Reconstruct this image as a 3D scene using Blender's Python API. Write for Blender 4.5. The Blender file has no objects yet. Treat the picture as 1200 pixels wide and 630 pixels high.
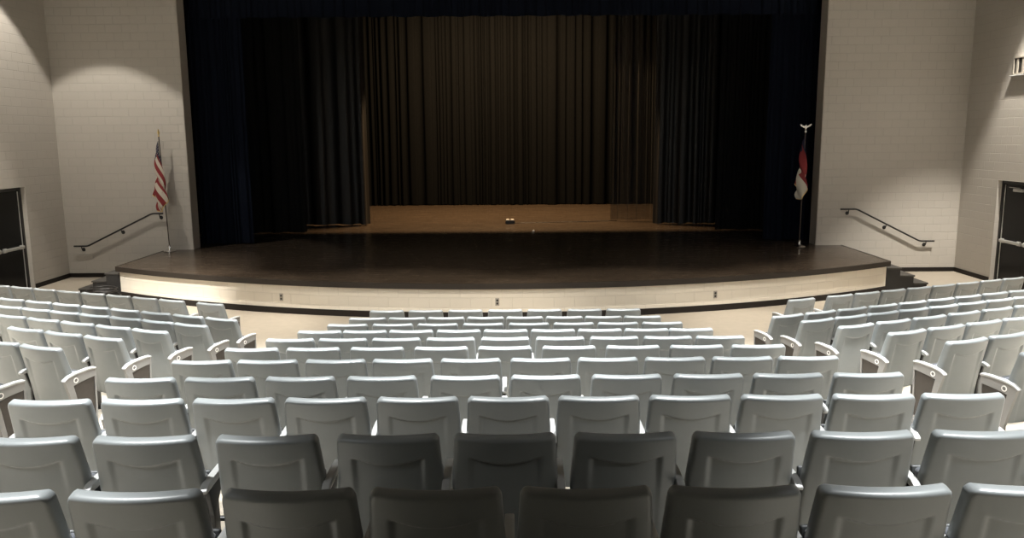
import bpy, bmesh, math, random
from mathutils import Vector, Matrix
random.seed(7)
C = bpy.context.scene.collection
PI = math.pi
ORD = ['zeroth','first','second','third','fourth','fifth','sixth','seventh','eighth','ninth','tenth','eleventh','twelfth']

# ------------------------------------------------------------------ materials
def srgb(c):
    return tuple((x/12.92 if x <= .04045 else ((x+.055)/1.055)**2.4) for x in c)

def mat(name, col, rough=.5, metal=0., noise=0., nscale=8., bump=0., bscale=60., spec=.5, sheen=0., coat=0.):
    m = bpy.data.materials.new(name); m.use_nodes = True
    nt = m.node_tree; b = nt.nodes['Principled BSDF']
    b.inputs['Base Color'].default_value = (*col, 1)
    b.inputs['Roughness'].default_value = rough
    b.inputs['Metallic'].default_value = metal
    b.inputs['Specular IOR Level'].default_value = spec
    b.inputs['Sheen Weight'].default_value = sheen
    b.inputs['Coat Weight'].default_value = coat
    tc = nt.nodes.new('ShaderNodeTexCoord')
    if noise:
        n = nt.nodes.new('ShaderNodeTexNoise'); n.inputs['Scale'].default_value = nscale
        n.inputs['Detail'].default_value = 5
        nt.links.new(tc.outputs['Object'], n.inputs['Vector'])
        mx = nt.nodes.new('ShaderNodeMix'); mx.data_type = 'RGBA'
        mx.inputs[6].default_value = (*[c*(1-noise) for c in col], 1)
        mx.inputs[7].default_value = (*[min(1, c*(1+noise)) for c in col], 1)
        nt.links.new(n.outputs['Fac'], mx.inputs[0]); nt.links.new(mx.outputs[2], b.inputs['Base Color'])
    if bump:
        n2 = nt.nodes.new('ShaderNodeTexNoise'); n2.inputs['Scale'].default_value = bscale
        nt.links.new(tc.outputs['Object'], n2.inputs['Vector'])
        bp = nt.nodes.new('ShaderNodeBump'); bp.inputs['Strength'].default_value = bump
        bp.inputs['Distance'].default_value = .01
        nt.links.new(n2.outputs['Fac'], bp.inputs['Height']); nt.links.new(bp.outputs['Normal'], b.inputs['Normal'])
    return m

def block_mat(name, col, axis, rough=.55, mort=.90):
    """painted concrete block; axis = the horizontal axis that runs along the wall"""
    m = bpy.data.materials.new(name); m.use_nodes = True
    nt = m.node_tree; b = nt.nodes['Principled BSDF']; b.inputs['Roughness'].default_value = rough
    tc = nt.nodes.new('ShaderNodeTexCoord'); s = nt.nodes.new('ShaderNodeSeparateXYZ'); c = nt.nodes.new('ShaderNodeCombineXYZ')
    nt.links.new(tc.outputs['Object'], s.inputs[0])
    nt.links.new(s.outputs[axis], c.inputs[0]); nt.links.new(s.outputs[2], c.inputs[1])
    br = nt.nodes.new('ShaderNodeTexBrick')
    br.inputs['Scale'].default_value = 1.0; br.inputs['Brick Width'].default_value = .406
    br.inputs['Row Height'].default_value = .203; br.inputs['Mortar Size'].default_value = .008
    br.inputs['Mortar Smooth'].default_value = .6
    br.inputs['Color1'].default_value = (*col, 1); br.inputs['Color2'].default_value = (*[x*.975 for x in col], 1)
    br.inputs['Mortar'].default_value = (*[x*mort for x in col], 1)
    nt.links.new(c.outputs[0], br.inputs['Vector'])
    nt.links.new(br.outputs['Color'], b.inputs['Base Color'])
    n = nt.nodes.new('ShaderNodeTexNoise'); n.inputs['Scale'].default_value = 45
    nt.links.new(tc.outputs['Object'], n.inputs['Vector'])
    mm = nt.nodes.new('ShaderNodeMath'); mm.operation = 'MULTIPLY_ADD'
    nt.links.new(br.outputs['Fac'], mm.inputs[0]); mm.inputs[1].default_value = -1.0
    m2 = nt.nodes.new('ShaderNodeMath'); m2.operation = 'MULTIPLY'; m2.inputs[1].default_value = .35
    nt.links.new(n.outputs['Fac'], m2.inputs[0]); nt.links.new(m2.outputs[0], mm.inputs[2])
    bp = nt.nodes.new('ShaderNodeBump'); bp.inputs['Strength'].default_value = .55; bp.inputs['Distance'].default_value = .008
    nt.links.new(mm.outputs[0], bp.inputs['Height']); nt.links.new(bp.outputs['Normal'], b.inputs['Normal'])
    return m

def plank_mat(name, c1, c2, rough):
    m = bpy.data.materials.new(name); m.use_nodes = True
    nt = m.node_tree; b = nt.nodes['Principled BSDF']; b.inputs['Roughness'].default_value = rough
    tc = nt.nodes.new('ShaderNodeTexCoord')
    br = nt.nodes.new('ShaderNodeTexBrick')
    br.inputs['Scale'].default_value = 1; br.inputs['Brick Width'].default_value = 1.9; br.inputs['Row Height'].default_value = .083
    br.inputs['Mortar Size'].default_value = .0025; br.inputs['Bias'].default_value = -.1
    br.inputs['Color1'].default_value = (*c1, 1); br.inputs['Color2'].default_value = (*c2, 1)
    br.inputs['Mortar'].default_value = (*[x*.4 for x in c1], 1)
    nt.links.new(tc.outputs['Object'], br.inputs['Vector'])
    mp = nt.nodes.new('ShaderNodeMapping'); mp.inputs['Scale'].default_value = (1.2, 22, 1)
    nt.links.new(tc.outputs['Object'], mp.inputs[0])
    n = nt.nodes.new('ShaderNodeTexNoise'); n.inputs['Scale'].default_value = 2.2; n.inputs['Detail'].default_value = 6
    nt.links.new(mp.outputs[0], n.inputs['Vector'])
    rp = nt.nodes.new('ShaderNodeValToRGB')
    rp.color_ramp.elements[0].position = .3; rp.color_ramp.elements[0].color = (.55, .55, .55, 1)
    rp.color_ramp.elements[1].position = .7; rp.color_ramp.elements[1].color = (1.25, 1.25, 1.25, 1)
    nt.links.new(n.outputs['Fac'], rp.inputs[0])
    mx = nt.nodes.new('ShaderNodeMix'); mx.data_type = 'RGBA'; mx.blend_type = 'MULTIPLY'; mx.inputs[0].default_value = 1
    nt.links.new(br.outputs['Color'], mx.inputs[6]); nt.links.new(rp.outputs[0], mx.inputs[7])
    nt.links.new(mx.outputs[2], b.inputs['Base Color'])
    r2 = nt.nodes.new('ShaderNodeMapRange'); r2.inputs[3].default_value = rough*.75; r2.inputs[4].default_value = rough*1.35
    nt.links.new(n.outputs['Fac'], r2.inputs[0]); nt.links.new(r2.outputs[0], b.inputs['Roughness'])
    bp = nt.nodes.new('ShaderNodeBump'); bp.inputs['Strength'].default_value = .12; bp.inputs['Distance'].default_value = .004
    nt.links.new(n.outputs['Fac'], bp.inputs['Height']); nt.links.new(bp.outputs['Normal'], b.inputs['Normal'])
    return m

M = {}
M['plastic']  = mat('grey_plastic', (.200, .213, .214), .36, noise=.05, nscale=14, bump=.04, bscale=320)
M['pan']      = mat('charcoal_plastic', (.05, .052, .053), .45, noise=.05)
M['armrest']  = mat('pale_armrest_plastic', (.40, .40, .39), .38, noise=.05, nscale=20)
M['panelgrey']= mat('warm_grey_enamel', (.215, .208, .200), .4, noise=.05, nscale=18)
M['laminate'] = mat('dark_brown_laminate', (.034, .027, .022), .5, noise=.25, nscale=30)
M['cushion']  = mat('slate_fabric', (.085, .09, .105), .9, noise=.12, nscale=90, sheen=.2)
M['blackmet'] = mat('black_metal', (.015, .015, .015), .45, noise=.2, nscale=12)
M['badge']    = mat('white_badge', (.85, .83, .8), .4, noise=.02)
M['letter']   = mat('dark_letter', (.06, .05, .045), .5, noise=.02)
M['wallF']    = block_mat('painted_block_front', (.47, .44, .395), 0)
M['wallS']    = block_mat('painted_block_side', (.48, .45, .405), 1)
M['stageblk'] = block_mat('cream_block', (.72, .66, .56), 0, mort=.90)
M['reveal']   = mat('reveal_paint', (.36, .325, .28), .6, noise=.05, nscale=5)
M['ceiling']  = mat('ceiling_paint', (.12, .115, .11), .9, noise=.04)
M['floor']    = mat('beige_vinyl', (.37, .325, .262), .42, noise=.14, nscale=7, bump=.02, bscale=40)
M['deck']     = plank_mat('dark_stained_planks', (.054, .039, .027), (.040, .029, .020), .24)
M['nosing']   = mat('dark_nosing', (.022, .017, .013), .5, noise=.2, nscale=12, spec=.25)
M['base']     = mat('dark_cove_base', (.016, .013, .011), .6, noise=.2, spec=.2)
M['steps']    = mat('black_step_rubber', (.014, .013, .012), .5, noise=.2, nscale=10)
M['steptop']  = mat('worn_tread', (.040, .037, .032), .5, noise=.25, nscale=10)
M['navy']     = mat('navy_velour', (.004, .006, .0125), .95, noise=.3, nscale=30, spec=.1)
M['black']    = mat('black_velour', (.009, .009, .0085), .95, noise=.3, nscale=25, spec=.1)
M['blackb']   = mat('dusty_black_velour', (.0040, .0042, .0044), 1., noise=.3, nscale=20, spec=0.)
M['legb']     = mat('worn_black_velour', (.014, .0125, .011), .48, noise=.3, nscale=20, spec=.35)
M['gold']     = mat('brass', (.70, .52, .22), .3, 1., noise=.08)
M['chrome']   = mat('polished_steel', (.75, .74, .72), .18, 1., noise=.05)
M['steel']    = mat('brushed_steel', (.55, .55, .55), .35, 1., noise=.08, nscale=40)
M['pole']     = mat('varnished_pole', (.045, .03, .02), .35, noise=.2)
M['door']     = mat('black_door_paint', (.009, .009, .009), .22, noise=.2, spec=.15)
M['frame']    = mat('black_frame_paint', (.012, .011, .010), .4, noise=.2)
M['bar']      = mat('aluminium_bar', (.60, .60, .58), .35, .6, noise=.05)
M['ivory']    = mat('beige_plate', (.36, .33, .28), .45, noise=.05)
M['dark']     = mat('dark_plastic', (.02, .018, .016), .5, noise=.1)
M['white']    = mat('white_tape', (.8, .78, .74), .6, noise=.03)

m = bpy.data.materials.new('sheer_scrim'); m.use_nodes = True
nt = m.node_tree; b = nt.nodes['Principled BSDF']; b.inputs['Base Color'].default_value = (.022, .020, .017, 1); b.inputs['Roughness'].default_value = .9
tr = nt.nodes.new('ShaderNodeBsdfTransparent'); mx = nt.nodes.new('ShaderNodeMixShader')
nz = nt.nodes.new('ShaderNodeTexNoise'); nz.inputs['Scale'].default_value = 3
mr = nt.nodes.new('ShaderNodeMapRange'); mr.inputs[3].default_value = .40; mr.inputs[4].default_value = .62
tcx = nt.nodes.new('ShaderNodeTexCoord'); nt.links.new(tcx.outputs['Object'], nz.inputs['Vector'])
nt.links.new(nz.outputs['Fac'], mr.inputs[0]); nt.links.new(mr.outputs[0], mx.inputs[0])
nt.links.new(tr.outputs[0], mx.inputs[1]); nt.links.new(b.outputs[0], mx.inputs[2])
nt.links.new(mx.outputs[0], nt.nodes['Material Output'].inputs['Surface']); M['scrim'] = m

# ------------------------------------------------------------------ mesh helpers
def obj(name, bm, material, parent=None, smooth=False, angle=None):
    bmesh.ops.recalc_face_normals(bm, faces=bm.faces)
    me = bpy.data.meshes.new(name); bm.to_mesh(me); bm.free()
    me.materials.append(material)
    if smooth:
        for p in me.polygons: p.use_smooth = True
    if angle is not None:
        me.set_sharp_from_angle(angle=math.radians(angle))
    o = bpy.data.objects.new(name, me); C.objects.link(o)
    if parent: o.parent = parent
    return o

def inst(name, me, parent):
    o = bpy.data.objects.new(name, me); C.objects.link(o); o.parent = parent
    return o

def tag(o, label, cat, group=None):
    o['label'] = label; o['category'] = cat
    if group: o['group'] = group
    return o

def thing(name, label, cat, loc=(0, 0, 0), rz=0, group=None):
    o = bpy.data.objects.new(name, None); C.objects.link(o)
    o.empty_display_size = .1; o.location = loc; o.rotation_euler = (0, 0, rz)
    return tag(o, label, cat, group)

def struct(name, bm, material, parent=None, smooth=False):
    o = obj(name, bm, material, parent, smooth)
    if not parent: o['kind'] = 'structure'
    return o

def box(bm, x0, x1, y0, y1, z0, z1, bev=0., seg=2):
    r = bmesh.ops.create_cube(bm, size=1)
    vs = r['verts']
    for v in vs:
        v.co = Vector(((x0+x1)/2+v.co.x*(x1-x0), (y0+y1)/2+v.co.y*(y1-y0), (z0+z1)/2+v.co.z*(z1-z0)))
    if bev:
        es = list({e for v in vs for e in v.link_edges})
        bmesh.ops.bevel(bm, geom=es, offset=bev, segments=seg, profile=.5, affect='EDGES')
    return bm

def prism(bm, poly, a, b, axis='x', bev=0.):
    """extrude a closed polygon; axis x: poly in (y,z); axis y: poly in (x,z); axis z: poly in (x,y)"""
    def P(p, t):
        return {'x': (t, p[0], p[1]), 'y': (p[0], t, p[1]), 'z': (p[0], p[1], t)}[axis]
    A = [bm.verts.new(P(p, a)) for p in poly]; B = [bm.verts.new(P(p, b)) for p in poly]
    n = len(poly); fs = [bm.faces.new(A), bm.faces.new(B[::-1])]
    for i in range(n): fs.append(bm.faces.new((A[i], B[i], B[(i+1) % n], A[(i+1) % n])))
    bmesh.ops.recalc_face_normals(bm, faces=fs)
    if bev:
        es = list({e for f in fs for e in f.edges})
        bmesh.ops.bevel(bm, geom=es, offset=bev, segments=2, profile=.5, affect='EDGES')
    return bm

def tube(bm, pts, r, n=12, cap=True):
    pts = [Vector(p) for p in pts]; rings = []
    rs = r if isinstance(r, (list, tuple)) else [r]*len(pts)
    up = None
    for i, p in enumerate(pts):
        t = (pts[min(i+1, len(pts)-1)]-pts[max(i-1, 0)]).normalized()
        if up is None:
            up = Vector((0, 0, 1)) if abs(t.z) < .9 else Vector((1, 0, 0))
        a = t.cross(up).normalized(); up = a.cross(t).normalized()
        rings.append([bm.verts.new(p+(a*math.cos(2*PI*k/n)+up*math.sin(2*PI*k/n))*rs[i]) for k in range(n)])
    for i in range(len(rings)-1):
        for k in range(n):
            bm.faces.new((rings[i][k], rings[i][(k+1) % n], rings[i+1][(k+1) % n], rings[i+1][k]))
    if cap:
        bm.faces.new(rings[0][::-1]); bm.faces.new(rings[-1])
    return bm

def lathe(bm, prof, cx=0, cy=0, n=24):
    rings = [[bm.verts.new((cx+r*math.cos(2*PI*k/n), cy+r*math.sin(2*PI*k/n), z)) for k in range(n)] for r, z in prof]
    for i in range(len(rings)-1):
        for k in range(n):
            bm.faces.new((rings[i][k], rings[i][(k+1) % n], rings[i+1][(k+1) % n], rings[i+1][k]))
    bm.faces.new(rings[0][::-1]); bm.faces.new(rings[-1])
    return bm

# ------------------------------------------------------------------ the room
SX = 11.4; YW = 20.4; T = math.tan(math.radians(21.5)); XA = 3.5; SL = .14; S0 = 12.0
ZC = 8.6; YB = -5.0; XC = -.2
def floor_z(x, y):
    s = y-T*max(0, abs(x)-XA)
    return SL*max(0, S0-s)

bm = bmesh.new()
xs = [-SX-.2, -XA, XA, SX+.2]
cr = [bm.verts.new((x, S0+T*(abs(x)-XA), 0)) for x in xs]
fr = [bm.verts.new((x, YW+.2, 0)) for x in xs]
bk = [bm.verts.new((x, YB-.2, SL*(S0-(YB-.2)+T*(abs(x)-XA)))) for x in xs]
for i in range(3):
    bm.faces.new((cr[i], cr[i+1], fr[i+1], fr[i])); bm.faces.new((bk[i], bk[i+1], cr[i+1], cr[i]))
r = bmesh.ops.extrude_face_region(bm, geom=list(bm.faces))
for g in r['geom']:
    if isinstance(g, bmesh.types.BMVert): g.co.z -= .25
struct('floor', bm, M['floor'])

DT = 2.42; DY1 = 18.86; DY0 = 17.0                # door openings in the side walls
def side_wall(name, s):
    bm = bmesh.new()
    a, b_ = sorted((s*SX, s*(SX+.3)))
    box(bm, a, b_, DY1, YW+.3, -.2, ZC); box(bm, a, b_, YB, DY0, -.2, ZC); box(bm, a, b_, DY0, DY1, DT, ZC)
    return struct(name, bm, M['wallS'])
side_wall('wall_left', -1); side_wall('wall_right', 1)
PL, PR, PH = -8.17, 7.80, 7.3                      # proscenium opening
bm = bmesh.new()
box(bm, -SX-.3, PL, YW, YW+.45, -.2, 12.5); box(bm, PR, SX+.3, YW, YW+.45, -.2, 12.5); box(bm, PL, PR, YW, YW+.45, PH, 12.5)
struct('wall_front', bm, M['wallF'])
bm = bmesh.new(); box(bm, PL-.01, PL+.012, YW+.015, YW+.44, .7, PH); struct('trim_1', bm, M['reveal'])
bm = bmesh.new(); box(bm, PR-.012, PR+.01, YW+.015, YW+.44, .7, PH); struct('trim_2', bm, M['reveal'])
bm = bmesh.new(); box(bm, -SX-.3, SX+.3, YB-.3, YB, 0, ZC); struct('wall_rear', bm, M['ceiling'])
bm = bmesh.new(); box(bm, -SX-.3, SX+.3, YB-.3, YW, ZC, ZC+.2); struct('ceiling', bm, M['ceiling'])
# the stage house behind the opening
bm = bmesh.new(); box(bm, -12.5, 12.5, 34.2, 34.4, 0, 12.5); struct('wall_upstage', bm, M['black'])
for sx, n in ((-1, 'wall_wing_left'), (1, 'wall_wing_right')):
    bm = bmesh.new(); a, b_ = sorted((sx*12.3, sx*12.5)); box(bm, a, b_, YW+.45, 34.2, 0, 12.5); struct(n, bm, M['black'])
bm = bmesh.new(); box(bm, -12.5, 12.5, YW+.45, 34.4, 12.3, 12.5); struct('ceiling', bm, M['black'])
# cove bases
bm = bmesh.new(); box(bm, -SX, -SX+.015, DY1+.02, YW, 0, .11, .004); struct('baseboard_left', bm, M['base'])
bm = bmesh.new(); box(bm, SX-.015, SX, DY1+.02, YW, 0, .11, .004); struct('baseboard_right', bm, M['base'])
bm = bmesh.new(); box(bm, -SX+.016, -9.74, YW-.015, YW, 0, .11, .004); struct('baseboard_front_left', bm, M['base'])
bm = bmesh.new(); box(bm, 9.62, SX-.016, YW-.015, YW, 0, .11, .004); struct('baseboard_front_right', bm, M['base'])

# side doors
def side_door(name, s, closer):
    # built for s=+1 (wall face at x = SX, room side towards -x), then mirrored
    f = lambda *b: (s*b[0], s*b[1], *b[2:]) if s > 0 else (-b[1], -b[0], *b[2:])
    bm = bmesh.new()
    box(bm, *f(SX+.10, SX+.19, DY1-.075, DY1-.002, -.01, DT-.003), .006)
    box(bm, *f(SX+.10, SX+.19, DY0+.002, DY0+.075, -.01, DT-.003), .006)
    box(bm, *f(SX+.10, SX+.19, DY0+.075, DY1-.075, DT-.08, DT-.003), .006)
    root = struct(name, bm, M['frame'])
    root['label'] = ('black steel double door with push bars in the %s wall' % ('right' if s > 0 else 'left'))
    ym = (DY0+DY1)/2
    for k, (a, b_) in enumerate(((ym+.003, DY1-.078), (DY0+.078, ym-.003))):
        bm = bmesh.new(); box(bm, *f(SX+.12, SX+.165, a, b_, .012, DT-.083), .003)
        lf = obj('door_leaf', bm, M['door'], root)
        bm = bmesh.new()
        box(bm, *f(SX+.055, SX+.095, a+.05, b_-.05, .985, 1.055), .012, 3)
        box(bm, *f(SX+.09, SX+.121, a+.05, a+.17, .97, 1.07), .006); box(bm, *f(SX+.09, SX+.121, b_-.17, b_-.05, .97, 1.07), .006)
        obj('push_bar', bm, M['bar'], lf, True, 40)
        bm = bmesh.new(); box(bm, *f(SX+.108, SX+.121, b_-.055, b_-.032, .02, DT-.1), .003)
        if k == 0: obj('edge_astragal', bm, M['bar'], lf)
        else: bm.free()
        if closer:
            bm = bmesh.new()
            box(bm, *f(SX+.06, SX+.121, a+.12, a+.44, DT-.235, DT-.165), .01)
            box(bm, *f(SX+.07, SX+.085, a+.2, a+.6, DT-.155, DT-.14), .003)
            obj('door_closer', bm, M['bar'], lf, True, 40)
    return root
side_door('door_1', -1, False); side_door('door_2', 1, True)

# recessed wall box high on the right wall
t = thing('wall_vent', 'small framed grille box set high on the right side wall', 'vent', (SX, 18.2, 4.8))
bm = bmesh.new()
for z0, z1 in ((.36, .395), (0, .03)): box(bm, -.03, 0, -.45, .45, z0, z1, .004)
for y0, y1 in ((-.45, -.42), (.42, .45)): box(bm, -.03, 0, y0, y1, .03, .36, .004)
obj('frame', bm, M['ivory'], t)
bm = bmesh.new(); box(bm, -.008, -.001, -.42, .42, .03, .36); obj('backing', bm, M['dark'], t)
for k in range(4):
    bm = bmesh.new(); y = -.3+k*.2; box(bm, -.022, -.008, y-.03, y+.04, .03, .36, .003); obj('slat', bm, M['ivory'], t)
bm = bmesh.new(); prism(bm, [(-.075, -.03), (-.075, -.015), (0, 0), (0, -.03)], -.5, .5, 'y', .003); obj('sill', bm, M['armrest'], t)

# ------------------------------------------------------------------ stage
ZS = .70
def arc(off=0., n=72):
    """front edge, a circular arc from the left to the right corner"""
    hw, sag, ye = 8.65, 2.46, 17.68
    R = (hw*hw+sag*sag)/(2*sag); cy = ye-sag+R; a = math.asin(hw/R)
    return [(XC+(R-off)*math.sin(-a+2*a*k/n), cy-(R-off)*math.cos(-a+2*a*k/n)) for k in range(n+1)]
stage = thing('stage', 'bow fronted stage with dark plank deck and cream block face', 'stage', (0, 0, 0))
bm = bmesh.new()
front = arc(.03)
prism(bm, [(front[0][0]+.0, YW-.002)]+front+[(front[-1][0], YW-.002)], ZS-.10, ZS, 'z')
obj('deck', bm, M['deck'], stage)
bm = bmesh.new(); box(bm, PL-3.2, PR+3.2, YW+.46, 34.19, ZS-.1, ZS); box(bm, PL+.013, PR-.013, YW-.001, YW+.461, ZS-.1, ZS)
obj('upstage_deck', bm, M['deck'], stage)
def ribbon(bm, o0, o1, z0, z1, side=True):
    a, b_ = arc(o0), arc(o1)
    poly = a+b_[::-1]
    n = len(a)
    for k in range(n-1):
        v = [bm.verts.new((*a[k], z)) for z in (z0, z1)]+[bm.verts.new((*a[k+1], z)) for z in (z0, z1)]
        w = [bm.verts.new((*b_[k], z)) for z in (z0, z1)]+[bm.verts.new((*b_[k+1], z)) for z in (z0, z1)]
        for f in ((v[0], v[1], v[3], v[2]), (w[0], w[1], w[3], w[2]), (v[1], v[3], w[3], w[1]), (v[0], v[2], w[2], w[0])): bm.faces.new(f)
        if k == 0: bm.faces.new((v[0], v[1], w[1], w[0]))
        if k == n-2: bm.faces.new((v[2], v[3], w[3], w[2]))
    bmesh.ops.remove_doubles(bm, verts=bm.verts, dist=1e-5)
bm = bmesh.new(); ribbon(bm, -.012, .03, ZS-.105, ZS+.004)
e = arc(.03)
for sx, x in ((-1, e[0][0]), (1, e[-1][0])):
    a, b_ = sorted((x, x+sx*.03)); box(bm, a, b_, e[0][1]-.01, YW-.003, ZS-.105, ZS+.004)
obj('nosing', bm, M['nosing'], stage)
bm = bmesh.new(); ribbon(bm, .09, .29, 0, ZS-.1)
e = arc(.09)
for sx, x in ((-1, e[0][0]), (1, e[-1][0])):
    a, b_ = sorted((x, x-sx*.2)); box(bm, a, b_, e[0][1]+.02, YW-.003, 0, ZS-.1)
obj('front_wall', bm, M['stageblk'], stage)
bm = bmesh.new(); ribbon(bm, .07, .089, .001, .125); obj('cove_base', bm, M['base'], stage)

# stage steps
def stage_steps(sx, label):
    xe = arc(.03)[0 if sx < 0 else -1][0]+sx*.035
    t = thing('stage_steps', label, 'stairs', (xe, 17.85, 0), group='black stage steps')
    n = 3; run = .31; rise = .175; D = YW-.02-17.85
    for k in range(n):
        w = run*(n-k)
        bm = bmesh.new()
        a, b_ = sorted((sx*(w-run), sx*w)); box(bm, a, b_, .02, D, 0 if k == 0 else 0, rise*(k+1)-.035)
        st = obj('step', bm, M['steps'], t)
        bm = bmesh.new(); a, b_ = sorted((sx*(w-run-.0), sx*(w+.025))); box(bm, a, b_, 0, D, rise*(k+1)-.035, rise*(k+1), .008)
        obj('tread', bm, M['steptop'], st)
    return t
stage_steps(-1, 'black three step stair against the left end of the stage')
stage_steps(1, 'black three step stair against the right end of the stage')

# handrails on the front wall
def handrail(sx, pts, brk, label):
    y = YW-.10
    t = thing('handrail', label, 'handrail', (pts[0][0], YW, 0), group='stair handrails on the front wall')
    ox = pts[0][0]
    P = [Vector((x-ox, y-YW, z)) for x, z in pts]
    # ease the two bends
    Q = [P[0]]
    for i in (1, 2):
        a = (P[i-1]-P[i]).normalized()*.07; c = (P[i+1]-P[i]).normalized()*.07
        for k in range(6):
            u = k/5; Q.append(P[i]+a*(1-u)**2+c*u**2)
    Q.append(P[3])
    bm = bmesh.new(); tube(bm, Q, .021, 14); obj('rail', bm, M['blackmet'], t, True, 50)
    for x, z in brk:
        bm = bmesh.new()
        x -= ox
        tube(bm, [(x, -.10, z+.10), (x, -.10, z+.05), (x, -.085, z+.02), (x, -.05, z), (x, -.012, z)], .011, 10)
        br = obj('bracket', bm, M['blackmet'], t, True, 50)
        bm = bmesh.new(); lathe(bm, [(.045, 0), (.048, .004), (.046, .010), (.022, .016)], n=20)
        for v in bm.verts: v.co = Vector((x+v.co.x, -v.co.z-.0005, z+v.co.y))
        obj('wall_flange', bm, M['blackmet'], br, True, 40)
    return t
handrail(-1, [(-11.17, .82), (-10.82, .82), (-9.12, 1.64), (-8.84, 1.64)], [(-10.98, .72), (-9.93, 1.16), (-8.93, 1.53)],
         'black sloping handrail on the white wall above the left stage steps')
handrail(1, [(8.34, 1.63), (8.75, 1.63), (10.41, .80), (10.78, .80)], [(8.55, 1.52), (9.52, 1.15), (10.57, .70)],
         'black sloping handrail on the white wall above the right stage steps')

# outlets on the stage face
def outlet(x, label):
    a = arc(.09, 400); k = min(range(len(a)), key=lambda i: abs(a[i][0]-x)); k = min(max(k, 1), len(a)-2)
    tx, ty = a[k+1][0]-a[k-1][0], a[k+1][1]-a[k-1][1]
    t = thing('wall_outlet', label, 'outlet', (a[k][0], a[k][1], .33), math.atan2(ty, tx), 'outlets on the stage face')
    bm = bmesh.new(); box(bm, -.04, .04, -.010, .001, -.075, .075, .004); obj('cover_plate', bm, M['ivory'], t)
    for z in (-.03, .03):
        bm = bmesh.new(); box(bm, -.019, .019, -.014, -.009, z-.02, z+.02, .005); obj('socket', bm, M['dark'], t)
outlet(-4.67, 'beige outlet plate near the left end of the stage face')
outlet(-.29, 'beige outlet plate in the middle of the stage face')
outlet(4.09, 'beige outlet plate near the right end of the stage face')

# ------------------------------------------------------------------ drapes
def drape(name, label, x0, x1, y, z0, z1, m_, pitch=.22, amp=.07, yaw=0., seed=1, group=None, flare=.0, cat='curtain', nz=10):
    rnd = random.Random(seed)
    w = x1-x0
    # plan: pleats of uneven width, round in front and pinched behind
    pl = []; x = 0
    while x < w-.3*pitch:
        p = pitch*rnd.choice((.35, .5, .7, .9, 1.2, 1.6, 2.1))*rnd.uniform(.85, 1.15); a = amp*rnd.uniform(.35, 1.3)*min(1, .4+p/pitch*.6); pl.append((x, min(p, w-x), a)); x += p
    pts = []
    for (px, p, a) in pl:
        for k in range(9):
            u = k/9
            pts.append((px+p*u+.12*p*math.sin(4*PI*u), -a*math.sin(PI*u)**1.4, rnd.uniform(0, 1)))
    pts.append((w, 0, .5))
    bm = bmesh.new(); rows = []
    ph = rnd.uniform(0, 6)
    for j in range(nz+1):
        v = j/nz; z = z1+(z0-z1)*v
        row = []
        for (px, py, rr) in pts:
            k = 1+flare*v
            sway = .012*math.sin(2.1*v*3+px*3+ph)*v
            zz = z
            if j == nz: zz += .012*math.sin(px*9+ph)
            row.append(bm.verts.new((px-w/2+sway, py*k*(.75+.35*v), zz)))
        rows.append(row)
    for j in range(nz):
        for i in range(len(pts)-1):
            bm.faces.new((rows[j][i], rows[j][i+1], rows[j+1][i+1], rows[j+1][i]))
    o = obj(name, bm, m_, None, True)
    o.location = ((x0+x1)/2, y, 0); o.rotation_euler = (0, 0, yaw)
    if m_ is not M['scrim']:
        s = o.modifiers.new('cloth', 'SOLIDIFY'); s.thickness = .008; s.use_rim = False
    return tag(o, label, cat, group)

drape('valance', 'wide navy valance hanging across the top of the stage opening', PL+.02, PR-.02, 21.15, 6.52, 8.6, M['navy'], .28, .05, seed=3, nz=4)
drape('main_curtain', 'navy main curtain gathered at the left side of the stage opening', -8.35, -6.95, 21.45, .72, 8.8, M['navy'], .20, .09, seed=4, group='navy main curtains')
drape('main_curtain', 'navy main curtain gathered at the right side of the stage opening', 6.75, 8.05, 21.45, .72, 8.8, M['navy'], .20, .09, seed=5, group='navy main curtains')
drape('leg_curtain', 'plain black side curtain just behind the left navy curtain', -9.3, -6.12, 23.75, .73, 9.6, M['black'], .26, .07, yaw=.10, seed=6, group='black side curtains')
drape('leg_curtain', 'plain black side curtain just behind the right navy curtain', 6.08, 9.2, 23.7, .73, 9.6, M['black'], .26, .07, yaw=-.10, seed=7, group='black side curtains')
drape('leg_curtain', 'pleated black side curtain standing before the left of the backdrop', -8.0, -4.62, 26.0, .73, 9.6, M['legb'], .42, .30, yaw=.06, seed=8, group='black side curtains')
drape('leg_curtain', 'pleated black side curtain standing right of the sheer scrim panel', 4.55, 7.8, 25.65, .73, 9.6, M['legb'], .42, .30, yaw=-.06, seed=9, group='black side curtains')
drape('scrim_panel', 'sheer dark scrim panel hanging beside the right pleated side curtain', 3.31, 4.75, 26.75, .74, 9.6, M['scrim'], .30, .05, seed=10)
drape('backdrop_curtain', 'wide pleated black backdrop curtain across the back of the stage', -8.5, 8.5, 33.5, .73, 10.5, M['blackb'], .34, .22, seed=11, nz=14)
o = drape('unseen_border', '', -8.5, 8.5, 28.2, 8.31, 10.6, M['black'], .3, .05, seed=12, nz=3)  # unseen border curtain, added to cut the work light straight across the deck
for k in ('label', 'category'): del o[k]
o['kind'] = 'structure'

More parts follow.
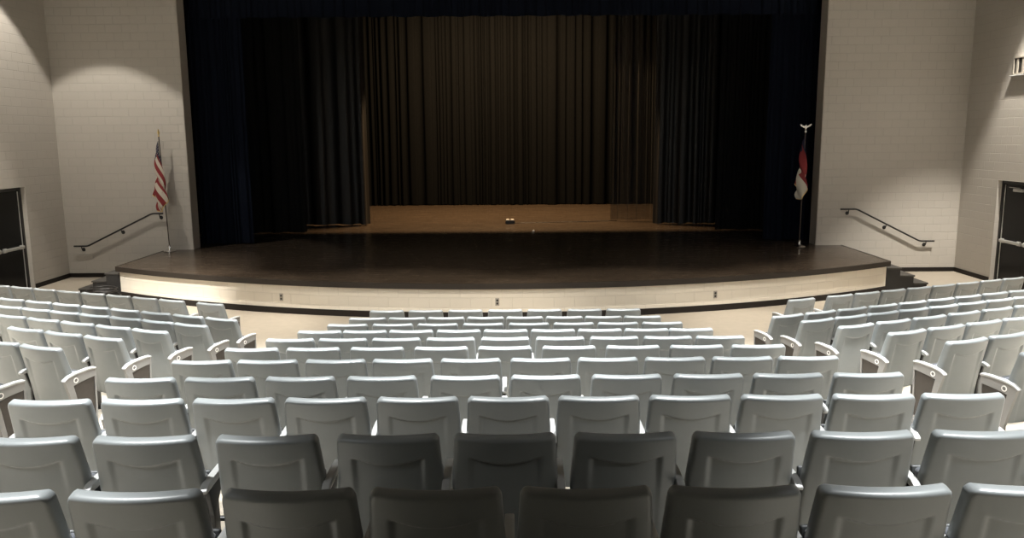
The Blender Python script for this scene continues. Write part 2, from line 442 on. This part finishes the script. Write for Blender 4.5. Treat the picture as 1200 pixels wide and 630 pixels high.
# stage clutter
t = thing('cable_box', 'small black cable box with two pale lids on the stage floor', 'box', (-.05, 26.05, ZS))
bm = bmesh.new(); box(bm, -.15, .15, -.1, .1, 0, .12, .008); obj('body', bm, M['dark'], t)
for sx in (-1, 1):
    bm = bmesh.new(); box(bm, sx*.075-.05, sx*.075+.05, -.07, .07, .12, .15, .01); obj('lid', bm, M['badge'], t)
bm = bmesh.new(); tube(bm, [(.115+.34*k, 26.15+.055*k+.03*math.sin(k*1.7), ZS+.010) for k in range(11)], .010, 8)
tag(obj('stage_cable', bm, M['dark'], None, True), 'thin black cable trailing from the small box towards the scrim', 'cable')
bm = bmesh.new(); lathe(bm, [(.035, 0), (.04, .012), (.028, .04), (.01, .05)], n=16)
o = obj('tape_roll', bm, M['white'], None, True, 40); o.location = (.65, 23.87, ZS); tag(o, 'tiny white knob lying on the stage floor before the box', 'knob')

# cables heaped on the floor left of the stage
bm = bmesh.new(); rnd = random.Random(5); pts = []
for k in range(150):
    a = k*.42; rr = .10+.17*abs(math.sin(k*.173))
    pts.append((rr*1.4*math.cos(a)+.05*math.sin(k*.31), rr*.9*math.sin(a)+.05*math.cos(k*.23), .016+.0017*k+.02*abs(math.sin(k*.9))))
tube(bm, pts, .012, 7)
o = obj('cable_heap', bm, M['dark'], None, True); o.location = (-9.06, 17.38, 0)
tag(o, 'tangled heap of black cable on the floor by the left stage corner', 'cable')
bm = bmesh.new(); tube(bm, [(-9.80+.06*math.sin(k*.6), 17.78-.06*k+.004*k*k, .012) for k in range(9)], .011, 8)
tag(obj('floor_cable', bm, M['dark'], None, True), 'short loose black cable on the floor before the left steps', 'cable')

# ------------------------------------------------------------------ flags
def uv_mat(name, build):
    m = bpy.data.materials.new(name); m.use_nodes = True
    nt = m.node_tree; b = nt.nodes['Principled BSDF']; b.inputs['Roughness'].default_value = .8
    uv = nt.nodes.new('ShaderNodeUVMap'); s = nt.nodes.new('ShaderNodeSeparateXYZ'); nt.links.new(uv.outputs[0], s.inputs[0])
    def math_(op, a, b_=None):
        n = nt.nodes.new('ShaderNodeMath'); n.operation = op
        for i, q in enumerate((a, b_)):
            if q is None: continue
            if isinstance(q, (int, float)): n.inputs[i].default_value = q
            else: nt.links.new(q, n.inputs[i])
        return n.outputs[0]
    def mix(f, a, b_):
        n = nt.nodes.new('ShaderNodeMix'); n.data_type = 'RGBA'; nt.links.new(f, n.inputs[0])
        for i, q in ((6, a), (7, b_)):
            if isinstance(q, tuple): n.inputs[i].default_value = (*q, 1)
            else: nt.links.new(q, n.inputs[i])
        return n.outputs[2]
    nt.links.new(build(s.outputs[0], s.outputs[1], math_, mix), b.inputs['Base Color'])
    return m
RED, WHT, NVY = (.19, .016, .018), (.48, .44, .37), (.012, .014, .04)
def us(U, V, f, mix):
    odd = f('GREATER_THAN', f('MODULO', f('MULTIPLY', V, 13.), 2.), 1.)
    stripes = mix(odd, RED, WHT)
    # rows of small white stars on the canton
    du = f('ABSOLUTE', f('SUBTRACT', f('FRACT', f('MULTIPLY', U, 15.)), .5)); dv = f('ABSOLUTE', f('SUBTRACT', f('FRACT', f('MULTIPLY', V, 16.)), .5))
    star = f('LESS_THAN', f('ADD', du, dv), .22)
    can = f('MULTIPLY', f('LESS_THAN', U, .40), f('GREATER_THAN', V, .4615))
    return mix(can, stripes, mix(star, NVY, (.4, .38, .34)))
def state(U, V, f, mix):
    return mix(f('LESS_THAN', U, .30), mix(f('GREATER_THAN', V, .45), WHT, RED), NVY)
M['us'] = uv_mat('stars_and_stripes_cloth', us); M['state'] = uv_mat('red_white_blue_cloth', state)

def flag(name, x, y, h, m_, finial, label, lean, hoist, fly, spread, seed, flagdir):
    t = thing(name, label, 'flag', (x, y, ZS), 0)
    bm = bmesh.new(); lathe(bm, [(.150, 0), (.152, .012), (.13, .03), (.07, .05), (.035, .07), (.028, .15), (.020, .16)], n=28)
    obj('base', bm, M['chrome'], t, True, 40)
    bm = bmesh.new(); tube(bm, [(lean*k/8*h, 0, .12+(h-.12)*k/8) for k in range(9)], .0135, 12); obj('pole', bm, M['pole'], t, True, 60)
    top = Vector((lean*h, 0, h))
    bm = bmesh.new()
    if finial == 'spear':
        lathe(bm, [(.014, 0), (.022, .01), (.024, .02), (.012, .03), (.012, .05), (.03, .08), (.024, .12), (.004, .19)], n=14)
    else:
        lathe(bm, [(.014, 0), (.03, .02), (.034, .04), (.02, .065), (.012, .08)], n=14)
        # eagle: body, head and two raised wings
        lathe(bm, [(.006, .07), (.026, .10), (.03, .14), (.018, .175), (.02, .19), (.006, .21)], n=12)
        for s in (-1, 1):
            prism(bm, [(s*.012, .12), (s*.012, .17), (s*.06, .19), (s*.13, .235), (s*.15, .21), (s*.115, .165), (s*.07, .14)], -.012, .012, 'y', .004)
    o = obj('finial', bm, M['gold'] if finial == 'spear' else M['chrome'], t, True, 50); o.location = top
    rnd = random.Random(seed)
    nu, nv = 40, 66; bm = bmesh.new(); uvl = bm.loops.layers.uv.new('UVMap'); G = []
    zt = h-.10
    for j in range(nv+1):
        V = j/nv; row = []
        for i in range(nu+1):
            U = i/nu
            s = U**.45
            z = zt-(1-V)*hoist*(1-.62*U)-U**1.6*fly*(.80+.05*math.sin(V*9))
            f1 = math.sin(V*PI*1.7+.4+U*PI*2.6); f2 = math.cos(V*PI*1.9+1.1+U*PI*3.1)
            xo = flagdir*(.02+spread*s*(.16+.50*f1*(.55+.45*U)+.14*math.sin(V*17+U*3)))
            yo = -(.02+.085*s*(.4+.9*f2))-.015*math.sin(U*11+V*4)*s
            row.append((bm.verts.new((lean*z+xo, yo, z)), U, V))
        G.append(row)
    for j in range(nv):
        for i in range(nu):
            q = (G[j][i], G[j][i+1], G[j+1][i+1], G[j+1][i])
            f = bm.faces.new([k[0] for k in q])
            for l, k in zip(f.loops, q): l[uvl].uv = (k[1], k[2])
    cl = obj('flag_cloth', bm, m_, t, True)
    sm = cl.modifiers.new('cloth', 'SOLIDIFY'); sm.thickness = .003
    # gold fringe on the fly edge
    bm = bmesh.new(); E0 = []
    for j in range(nv+1):
        p = G[j][nu]
        V = j/nv; U = 1.; z = zt-(1-V)*hoist*(1-.62*U)-U*fly*(.80+.05*math.sin(V*9))
        f1 = math.sin(V*PI*1.7+.4+U*PI*2.6); f2 = math.cos(V*PI*1.9+1.1+U*PI*3.1)
        xo = flagdir*(.02+spread*(.16+.50*f1+.14*math.sin(V*17+U*3))); yo = -(.02+.085*(.4+.9*f2))-.015*math.sin(11+V*4)
        E0.append((lean*z+xo, yo, z))
    tube(bm, E0, .011, 6); obj('fringe', bm, M['gold'], cl, True)
    return t
flag('flag_stand', -8.66, 20.12, 2.86, M['us'], 'spear', 'stars and stripes flag drooping on a floor pole left of the stage', -.020, 1.15, 1.62, .34, 3, -1)
flag('flag_stand', 7.27, 20.12, 2.84, M['state'], 'eagle', 'red white and blue flag with eagle topped pole right of the stage', .004, 1.05, 1.40, .24, 9, -1)

# ------------------------------------------------------------------ theatre chairs
CH = .877                       # height of the chair back
LEAN = .20                     # forward run of the back per unit of height
def back_mesh():
    """moulded back shell: rounded outline, bowed in plan, with a shallow curved-top recess behind"""
    H = .66; R = .036; th = .070; nx, nh = 56, 96
    def w(h):
        w0 = .262+.018*min(1, (H-h)/.30)
        if h > H-R:
            w0 += -R+math.sqrt(max(0, R*R-(h-(H-R))**2))
        if h < .05:
            w0 += -.05+math.sqrt(max(0, .05**2-(.05-h)**2))
        return w0
    def smooth(a): a = max(0, min(1, a)); return a*a*(3-2*a)
    hs = []
    for k in range(nh+1):
        u = k/nh; hs.append(H*(.5-.5*math.cos(PI*u))*.35+H*u*.65)
    us_ = [math.sin(PI/2*(2*k/nx-1))*.35+(2*k/nx-1)*.65 for k in range(nx+1)]
    bm = bmesh.new()
    sides = {}
    rr = .020
    for sd in (0, 1):
        g = []
        for h in hs:
            row = []; wh = w(h)
            for u in us_:
                x = u*wh
                d = min(H-h, h, wh*(1-abs(u)))
                q = min(1, d/rr); k = .45+.55*math.sqrt(max(0, 1-(1-q)**2))
                off = y = (th/2)*(k if sd else -k)
                if sd == 0:
                    top = H-.142+.034*(x/.185)**2
                    e = smooth((top-h)/.007)*smooth((.196-abs(x))/.035)
                    y += .018*e*(.30+.70*smooth((h-.27)/.28))
                else:
                    y -= .010*math.exp(-(x/.16)**2)*smooth(h/.1)*smooth((H-h)/.1)
                y += .042*(x/.26)**2                                # bowed in plan
                y += .012*math.sin(PI*h/H)                            # slight lumbar curve
                y += (H-h)*LEAN
                row.append((x, y+th/2, h+CH-H+off*LEAN))
            g.append(row)
        sides[sd] = [[bm.verts.new(p) for p in row] for row in g]
    A, B = sides[0], sides[1]
    for G in (A, B):
        for j in range(nh):
            for i in range(nx):
                bm.faces.new((G[j][i], G[j][i+1], G[j+1][i+1], G[j+1][i]))
    bd = lambda G: [G[0][i] for i in range(nx)]+[G[j][nx] for j in range(nh)]+[G[nh][i] for i in range(nx, 0, -1)]+[G[j][0] for j in range(nh, 0, -1)]
    a, b_ = bd(A), bd(B)
    for i in range(len(a)):
        k = (i+1) % len(a)
        try: bm.faces.new((a[i], a[k], b_[k], b_[i]))
        except ValueError: pass
    bmesh.ops.remove_doubles(bm, verts=bm.verts, dist=1e-5)
    return bm

HALF = .293                     # half the chair spacing
def seat_bm():                  # folded seat pan, upholstered slab tipped up
    bm = bmesh.new(); box(bm, -.225, .225, -.045, .045, -.16, .18, .028, 4)
    for v in bm.verts:
        v.co.y += .012*(1-(v.co.x/.225)**2)
    bmesh.ops.rotate(bm, verts=bm.verts, matrix=Matrix.Rotation(math.radians(-8), 3, 'X'))
    bmesh.ops.translate(bm, verts=bm.verts, vec=(0, .262, .405))
    return bm
def pan_bm():                   # plastic underside of the folded seat, facing the stage
    bm = bmesh.new(); box(bm, -.235, .235, .035, .062, -.17, .185, .010, 3)
    bmesh.ops.rotate(bm, verts=bm.verts, matrix=Matrix.Rotation(math.radians(-8), 3, 'X'))
    bmesh.ops.translate(bm, verts=bm.verts, vec=(0, .262, .405))
    return bm
def arm_bm(x):                  # armrest between two chairs
    bm = bmesh.new()
    prism(bm, [(.055, .565), (.05, .585), (.09, .607), (.16, .617), (.33, .622), (.395, .615), (.405, .60), (.39, .585), (.2, .575)], x-.021, x+.021, 'x', .006)
    return bm
def support_bm(x):              # standard under the armrest, bolted to the floor
    bm = bmesh.new()
    prism(bm, [(.10, .575), (.33, .58), (.30, .53), (.235, .46), (.235, .0), (.15, .0), (.155, .40), (.12, .50)], x-.013, x+.013, 'x', .004)
    box(bm, x-.03, x+.03, .07, .32, -.035, .012, .004)
    tube(bm, [(x-.045, .262, .33), (x+.045, .262, .33)], .014, 10)
    return bm
def end_cap_bm(x):              # aisle panel frame: arm band, raked rear post, thin front edge
    bm = bmesh.new(); a, b_ = x-.017, x+.017
    outer = [(.056, .553), (.10, .580), (.17, .596), (.33, .605), (.405, .600), (.405, .525), (.385, .02), (.15, .02), (.150, .20), (.10, .40)]
    inner = [(.145, .492), (.145, .492), (.20, .505), (.32, .520), (.388, .525), (.388, .524), (.365, .06), (.20, .06), (.195, .20), (.165, .40)]
    for xx, (p) in ((a, None), (b_, None)): pass
    Ao = [bm.verts.new((a, *p)) for p in outer]; Bo = [bm.verts.new((b_, *p)) for p in outer]
    Ai = [bm.verts.new((a, p[0], p[1])) for p in inner]; Bi = [bm.verts.new((b_, p[0], p[1])) for p in inner]
    n = len(outer)
    for i in range(n):
        k = (i+1) % n
        bm.faces.new((Ao[i], Ao[k], Ai[k], Ai[i])); bm.faces.new((Bo[i], Bi[i], Bi[k], Bo[k]))
        bm.faces.new((Ao[i], Bo[i], Bo[k], Ao[k])); bm.faces.new((Ai[i], Ai[k], Bi[k], Bi[i]))
    bmesh.ops.remove_doubles(bm, verts=bm.verts, dist=1e-5)
    bmesh.ops.dissolve_degenerate(bm, dist=1e-5, edges=bm.edges)
    box(bm, x-.03, x+.03, .12, .38, -.05, .03, .004)
    return bm
def end_arm_bm(x):
    bm = bmesh.new()
    prism(bm, [(.044, .556), (.050, .568), (.10, .598), (.17, .614), (.33, .622), (.405, .616), (.413, .604), (.405, .597), (.33, .603), (.17, .594), (.10, .578)], x-.026, x+.026, 'x', .005)
    return bm
def inset_bm(x):
    bm = bmesh.new()
    prism(bm, [(.155, .480), (.20, .500), (.32, .515), (.384, .520), (.362, .065), (.205, .065), (.200, .20), (.172, .40)], x-.010, x+.010, 'x')
    return bm
def ring_bm(x, s):
    bm = bmesh.new(); c = (.175, .540); n = 24
    for (r0, r1, x0, x1) in ((.0175, .026, .0165, .0200),):
        L = [[bm.verts.new((x+s*xx, c[0]+r*math.cos(2*PI*k/n), c[1]+r*math.sin(2*PI*k/n))) for k in range(n)] for r, xx in ((r0, x0), (r0, x1), (r1, x1), (r1, x0))]
        for q in range(4):
            for k in range(n): bm.faces.new((L[q][k], L[q][(k+1) % n], L[(q+1) % 4][(k+1) % n], L[(q+1) % 4][k]))
    return bm
def proto(name, bm, m_, smooth=False, angle=None):
    o = obj(name, bm, m_, None, smooth, angle); me = o.data; bpy.data.objects.remove(o); return me
K = {'back': proto('backrest', back_mesh(), M['plastic'], True),
     'seat': proto('seat', seat_bm(), M['cushion'], True, 45), 'pan': proto('seat_pan', pan_bm(), M['pan'], True, 45)}
for s, n in ((-1, 'L'), (1, 'R')):
    K['arm'+n] = proto('armrest', arm_bm(s*HALF), M['armrest'], True, 40)
    K['sup'+n] = proto('support', support_bm(s*HALF), M['blackmet'], True, 40)
    K['cap'+n] = proto('end_panel', end_cap_bm(s*HALF), M['panelgrey'])
    K['earm'+n] = proto('armrest', end_arm_bm(s*HALF), M['armrest'], True, 40)
    K['ins'+n] = proto('inset_panel', inset_bm(s*HALF), M['laminate'])
    K['ring'+n] = proto('row_badge', ring_bm(s*HALF, s), M['badge'])
LET = {}
def letter_mesh(ch, s):
    if (ch, s) not in LET:
        cu = bpy.data.curves.new('row_letter', 'FONT'); cu.body = ch; cu.size = .030; cu.extrude = .0006
        cu.align_x = 'CENTER'; cu.align_y = 'CENTER'
        o = bpy.data.objects.new('row_letter', cu); C.objects.link(o)
        bpy.context.view_layer.update()
        me = bpy.data.meshes.new_from_object(o.evaluated_get(bpy.context.evaluated_depsgraph_get()))
        bpy.data.objects.remove(o)
        # stand it up on the outer face of the end panel
        R = Matrix(((0, 0, s), (s, 0, 0), (0, 1, 0)))
        for v in me.vertices:
            v.co = R @ v.co + Vector((s*HALF+s*.0180, .175, .540))
        me.materials.clear(); me.materials.append(M['letter']); me.name = 'row_letter'
        LET[(ch, s)] = me
    return LET[(ch, s)]

def chair(x, y, rz, label, group, left=None, right='arm', letter=None):
    """left/right: None, 'arm' (shared armrest and standard) or 'panel' (aisle panel)"""
    gx, gy = x-.2*math.sin(rz), y+.2*math.cos(rz)
    t = thing('theatre_chair', label, 'chair', (x, y, floor_z(gx, gy)), rz, group)
    inst('backrest', K['back'], t)
    st = inst('seat', K['seat'], t); inst('seat_pan', K['pan'], st)
    for side, n, s in ((left, 'L', -1), (right, 'R', 1)):
        if side == 'arm':
            inst('armrest', K['arm'+n], t); inst('support', K['sup'+n], t)
        elif side == 'panel':
            p = inst('end_panel', K['cap'+n], t)
            inst('armrest', K['earm'+n], t)
            inst('inset_panel', K['ins'+n], p); inst('row_badge', K['ring'+n], p)
            inst('row_letter', letter_mesh(letter, s), p)
    return t

# centre block: eleven straight rows, first = nearest the stage
ROWS = [
 (12.003, [-1.934, -1.334, -.723, -.109, .498, 1.112, 1.712], 1, 1),
 (11.039, [-2.056, -1.495, -.942, -.38, .176, .739, 1.292, 1.847], 1, 1),
 (10.066, [-2.14, -1.553, -.971, -.38, .215, .797, 1.371, 1.944], 1, 1),
 (9.230, [-2.298, -1.759, -1.209, -.64, -.081, .484, 1.043, 1.598, 2.127], 1, 1),
 (8.389, [-2.417, -1.844, -1.263, -.672, -.079, .518, 1.105, 1.688, 2.257], 1, 1),
 (7.576, [-2.569, -1.963, -1.334, -.702, -.076, .555, 1.185, 1.812, 2.419], 1, 1),
 (6.715, [-2.725, -2.147, -1.55, -.964, -.367, .245, .835, 1.422, 2.012, 2.591], 1, 1),
 (5.774, [-2.82, -2.219, -1.609, -.992, -.359, .249, .863, 1.481, 2.086, 2.694], 1, 1),
 (4.907, [-3.0, -2.4, -1.809, -1.214, -.617, -.03, .557, 1.149, 1.744, 2.337, 2.916], 0, 0),
 (3.872, [-2.518, -1.908, -1.273, -.647, -.043, .581, 1.193, 1.806, 2.436], 0, 0),
 (2.935, [-2.104, -1.512, -.898, -.311, .29, .883, 1.482, 2.07], 0, 0)]
NR = len(ROWS)
for r, (y, X, endl, endr) in enumerate(ROWS):
    rown = 'frontmost row' if r == 0 else ('rearmost row' if r == NR-1 else ('second row from rear' if r == NR-2 else ORD[r+1]+' row from stage'))
    lt = chr(ord('J')+r) if r < 12 else 'V'
    for k, x in enumerate(X):
        n = len(X)
        pos = 'leftmost' if k == 0 else ('rightmost' if k == n-1 else ORD[k+1]+' from left')
        chair(x, y, 0, 'grey theatre chair, %s in the %s of the centre block' % (pos, rown), 'centre block chairs',
              left=('panel' if endl else 'arm') if k == 0 else None, right=('panel' if endr else 'arm') if k == n-1 else 'arm', letter=lt)

# side blocks: rows turned to face the stage; x of the aisle chair, its depth, chair count
PHI = math.radians(21.5); CP, SP = math.cos(PHI), math.sin(PHI)
SIDE = {
 -1: [(4.927, 12.657, 9, .583), (4.063, 10.774, 9, .588), (4.131, 9.901, 7, .55), (4.282, 9.093, 5, .58), (4.417, 8.285, 3, .584), (4.568, 7.419, 2, .57), (4.74, 6.56, 1, .57)],
  1: [(4.728, 12.681, 9, .583), (3.869, 10.829, 9, .578), (3.981, 10.045, 8, .552), (4.12, 9.22, 6, .59), (4.314, 8.392, 4, .58), (4.447, 7.494, 2, .575), (4.60, 6.62, 1, .575)]}
for s, rows in SIDE.items():
    blk = 'left' if s < 0 else 'right'
    for r, (xa, ya, n, pit) in enumerate(rows):
        rown = 'frontmost row' if r == 0 else ORD[r+1]+' row from stage'
        for k in range(n):
            d = pit*k+(.22 if (r == 0 and k > 0) else 0)
            x, y = s*(xa+d*CP), ya+d*SP
            if k == 0:
                lab = 'grey theatre chair with lettered aisle panel, %s, %s block' % (rown, blk)
            else:
                lab = 'grey theatre chair, %s from the aisle, %s, %s block' % (ORD[k+1], rown, blk)
            a_in = 'panel' if k == 0 else None
            out = 'arm'
            if r == 0 and k == 1: a_in = 'arm'
            kw = dict(left=out, right=a_in) if s < 0 else dict(left=a_in, right=out)
            chair(x, y, s*PHI, lab, blk+' block chairs', letter='KLMNOPQ'[r], **kw)

# ------------------------------------------------------------------ light
def spot(loc, target, power, size, blend=.3, col=(1, .93, .83), rad=.12):
    l = bpy.data.lights.new('downlight', 'SPOT'); l.energy = power; l.spot_size = math.radians(size); l.spot_blend = blend
    l.color = col; l.shadow_soft_size = rad
    o = bpy.data.objects.new('downlight', l); C.objects.link(o); o.location = loc
    o.rotation_euler = (Vector(target)-Vector(loc)).to_track_quat('-Z', 'Y').to_euler()
    return o
WARM = (1, .93, .83); NEUT = (1, .975, .94)
def down(x, y, p, size=85, blend=.5, col=NEUT, z=8.4, rad=.10): spot((x, y, z), (x, y, 0), p, size, blend, col, rad)
# house downlights over the seats
COOL = (.975, 1, 1)
for y, X, p, sz in ((3.2, (3.85, 7.2), 5400, 48), (7.0, (1.6, 4.9, 8.3), 5600, 48), (9.9, (1.7, 5.0, 8.4), 5600, 52), (12.4, (8.6,), 4000, 54)):
    for x in X:
        down(-x, y, p, sz, .4, COOL); down(x, y, p, sz, .4, COOL)
# aimed house spots at the back that reach the far rows
for x in (-5.2, 5.2):
    spot((x, -1.2, 8.4), (x*.12, 10.4, 1.0), 750, 50, .95, COOL, .15)
    spot((x*1.25, -1.0, 8.4), (x*1.0, 7.8, 1.2), 950, 76, .8, COOL, .15)
# over the front of the house
down(-6.9, 14.3, 3400, 50, .5, WARM); down(6.9, 14.3, 2600, 54, .5, WARM); down(-2.4, 13.3, 2800, 58, .5, WARM); down(2.4, 13.3, 2800, 58, .5, WARM)
spot((-7.0, 9.5, 8.4), (-7.6, 17.2, .35), 8600, 24, .8, (1, .96, .90), .1)
spot((1.0, 8.0, 8.4), (-1.5, 15.4, .35), 2600, 40, .9, WARM, .1); spot((5.0, 9.0, 8.4), (4.6, 16.2, .35), 1700, 34, .9, WARM, .1)
# wall scallops
down(10.75, 16.9, 4800, 64, .4, WARM, rad=.08); down(-10.4, 15.4, 1800, 64, .3, WARM, rad=.08)
down(-10.0, 17.9, 850, 80, .15, WARM, rad=.05); down(9.8, 17.6, 120, 84, .5, WARM, rad=.05)
# work light above the back of the stage
l = bpy.data.lights.new('worklight', 'AREA'); l.shape = 'RECTANGLE'; l.size = 6; l.size_y = .15; l.energy = 3700; l.color = (1, .66, .35)
o = bpy.data.objects.new('worklight', l); C.objects.link(o); o.location = (-.3, 29.0, 9.75)

w = bpy.data.worlds.new('World'); bpy.context.scene.world = w; w.use_nodes = True
w.node_tree.nodes['Background'].inputs[0].default_value = (.02, .02, .02, 1); w.node_tree.nodes['Background'].inputs[1].default_value = .2

# ------------------------------------------------------------------ camera
cam = bpy.data.cameras.new('camera'); co = bpy.data.objects.new('camera', cam); C.objects.link(co)
cam.sensor_width = 36; cam.lens = 36*940/1200; cam.clip_end = 200
P = math.radians(9.36); RO = math.radians(.4)
f = Vector((0, math.cos(P), -math.sin(P))); r0 = Vector((1, 0, 0)); u0 = r0.cross(f)
rt = r0*math.cos(RO)-u0*math.sin(RO); up = u0*math.cos(RO)+r0*math.sin(RO)
co.matrix_world = Matrix(((rt.x, up.x, -f.x, 0), (rt.y, up.y, -f.y, 0), (rt.z, up.z, -f.z, 3.5), (0, 0, 0, 1)))
sc = bpy.context.scene; sc.camera = co
sc.view_settings.view_transform = 'Standard'; sc.view_settings.look = 'None'
sc.view_settings.exposure = 0; sc.view_settings.gamma = 1; sc.view_settings.use_curve_mapping = False
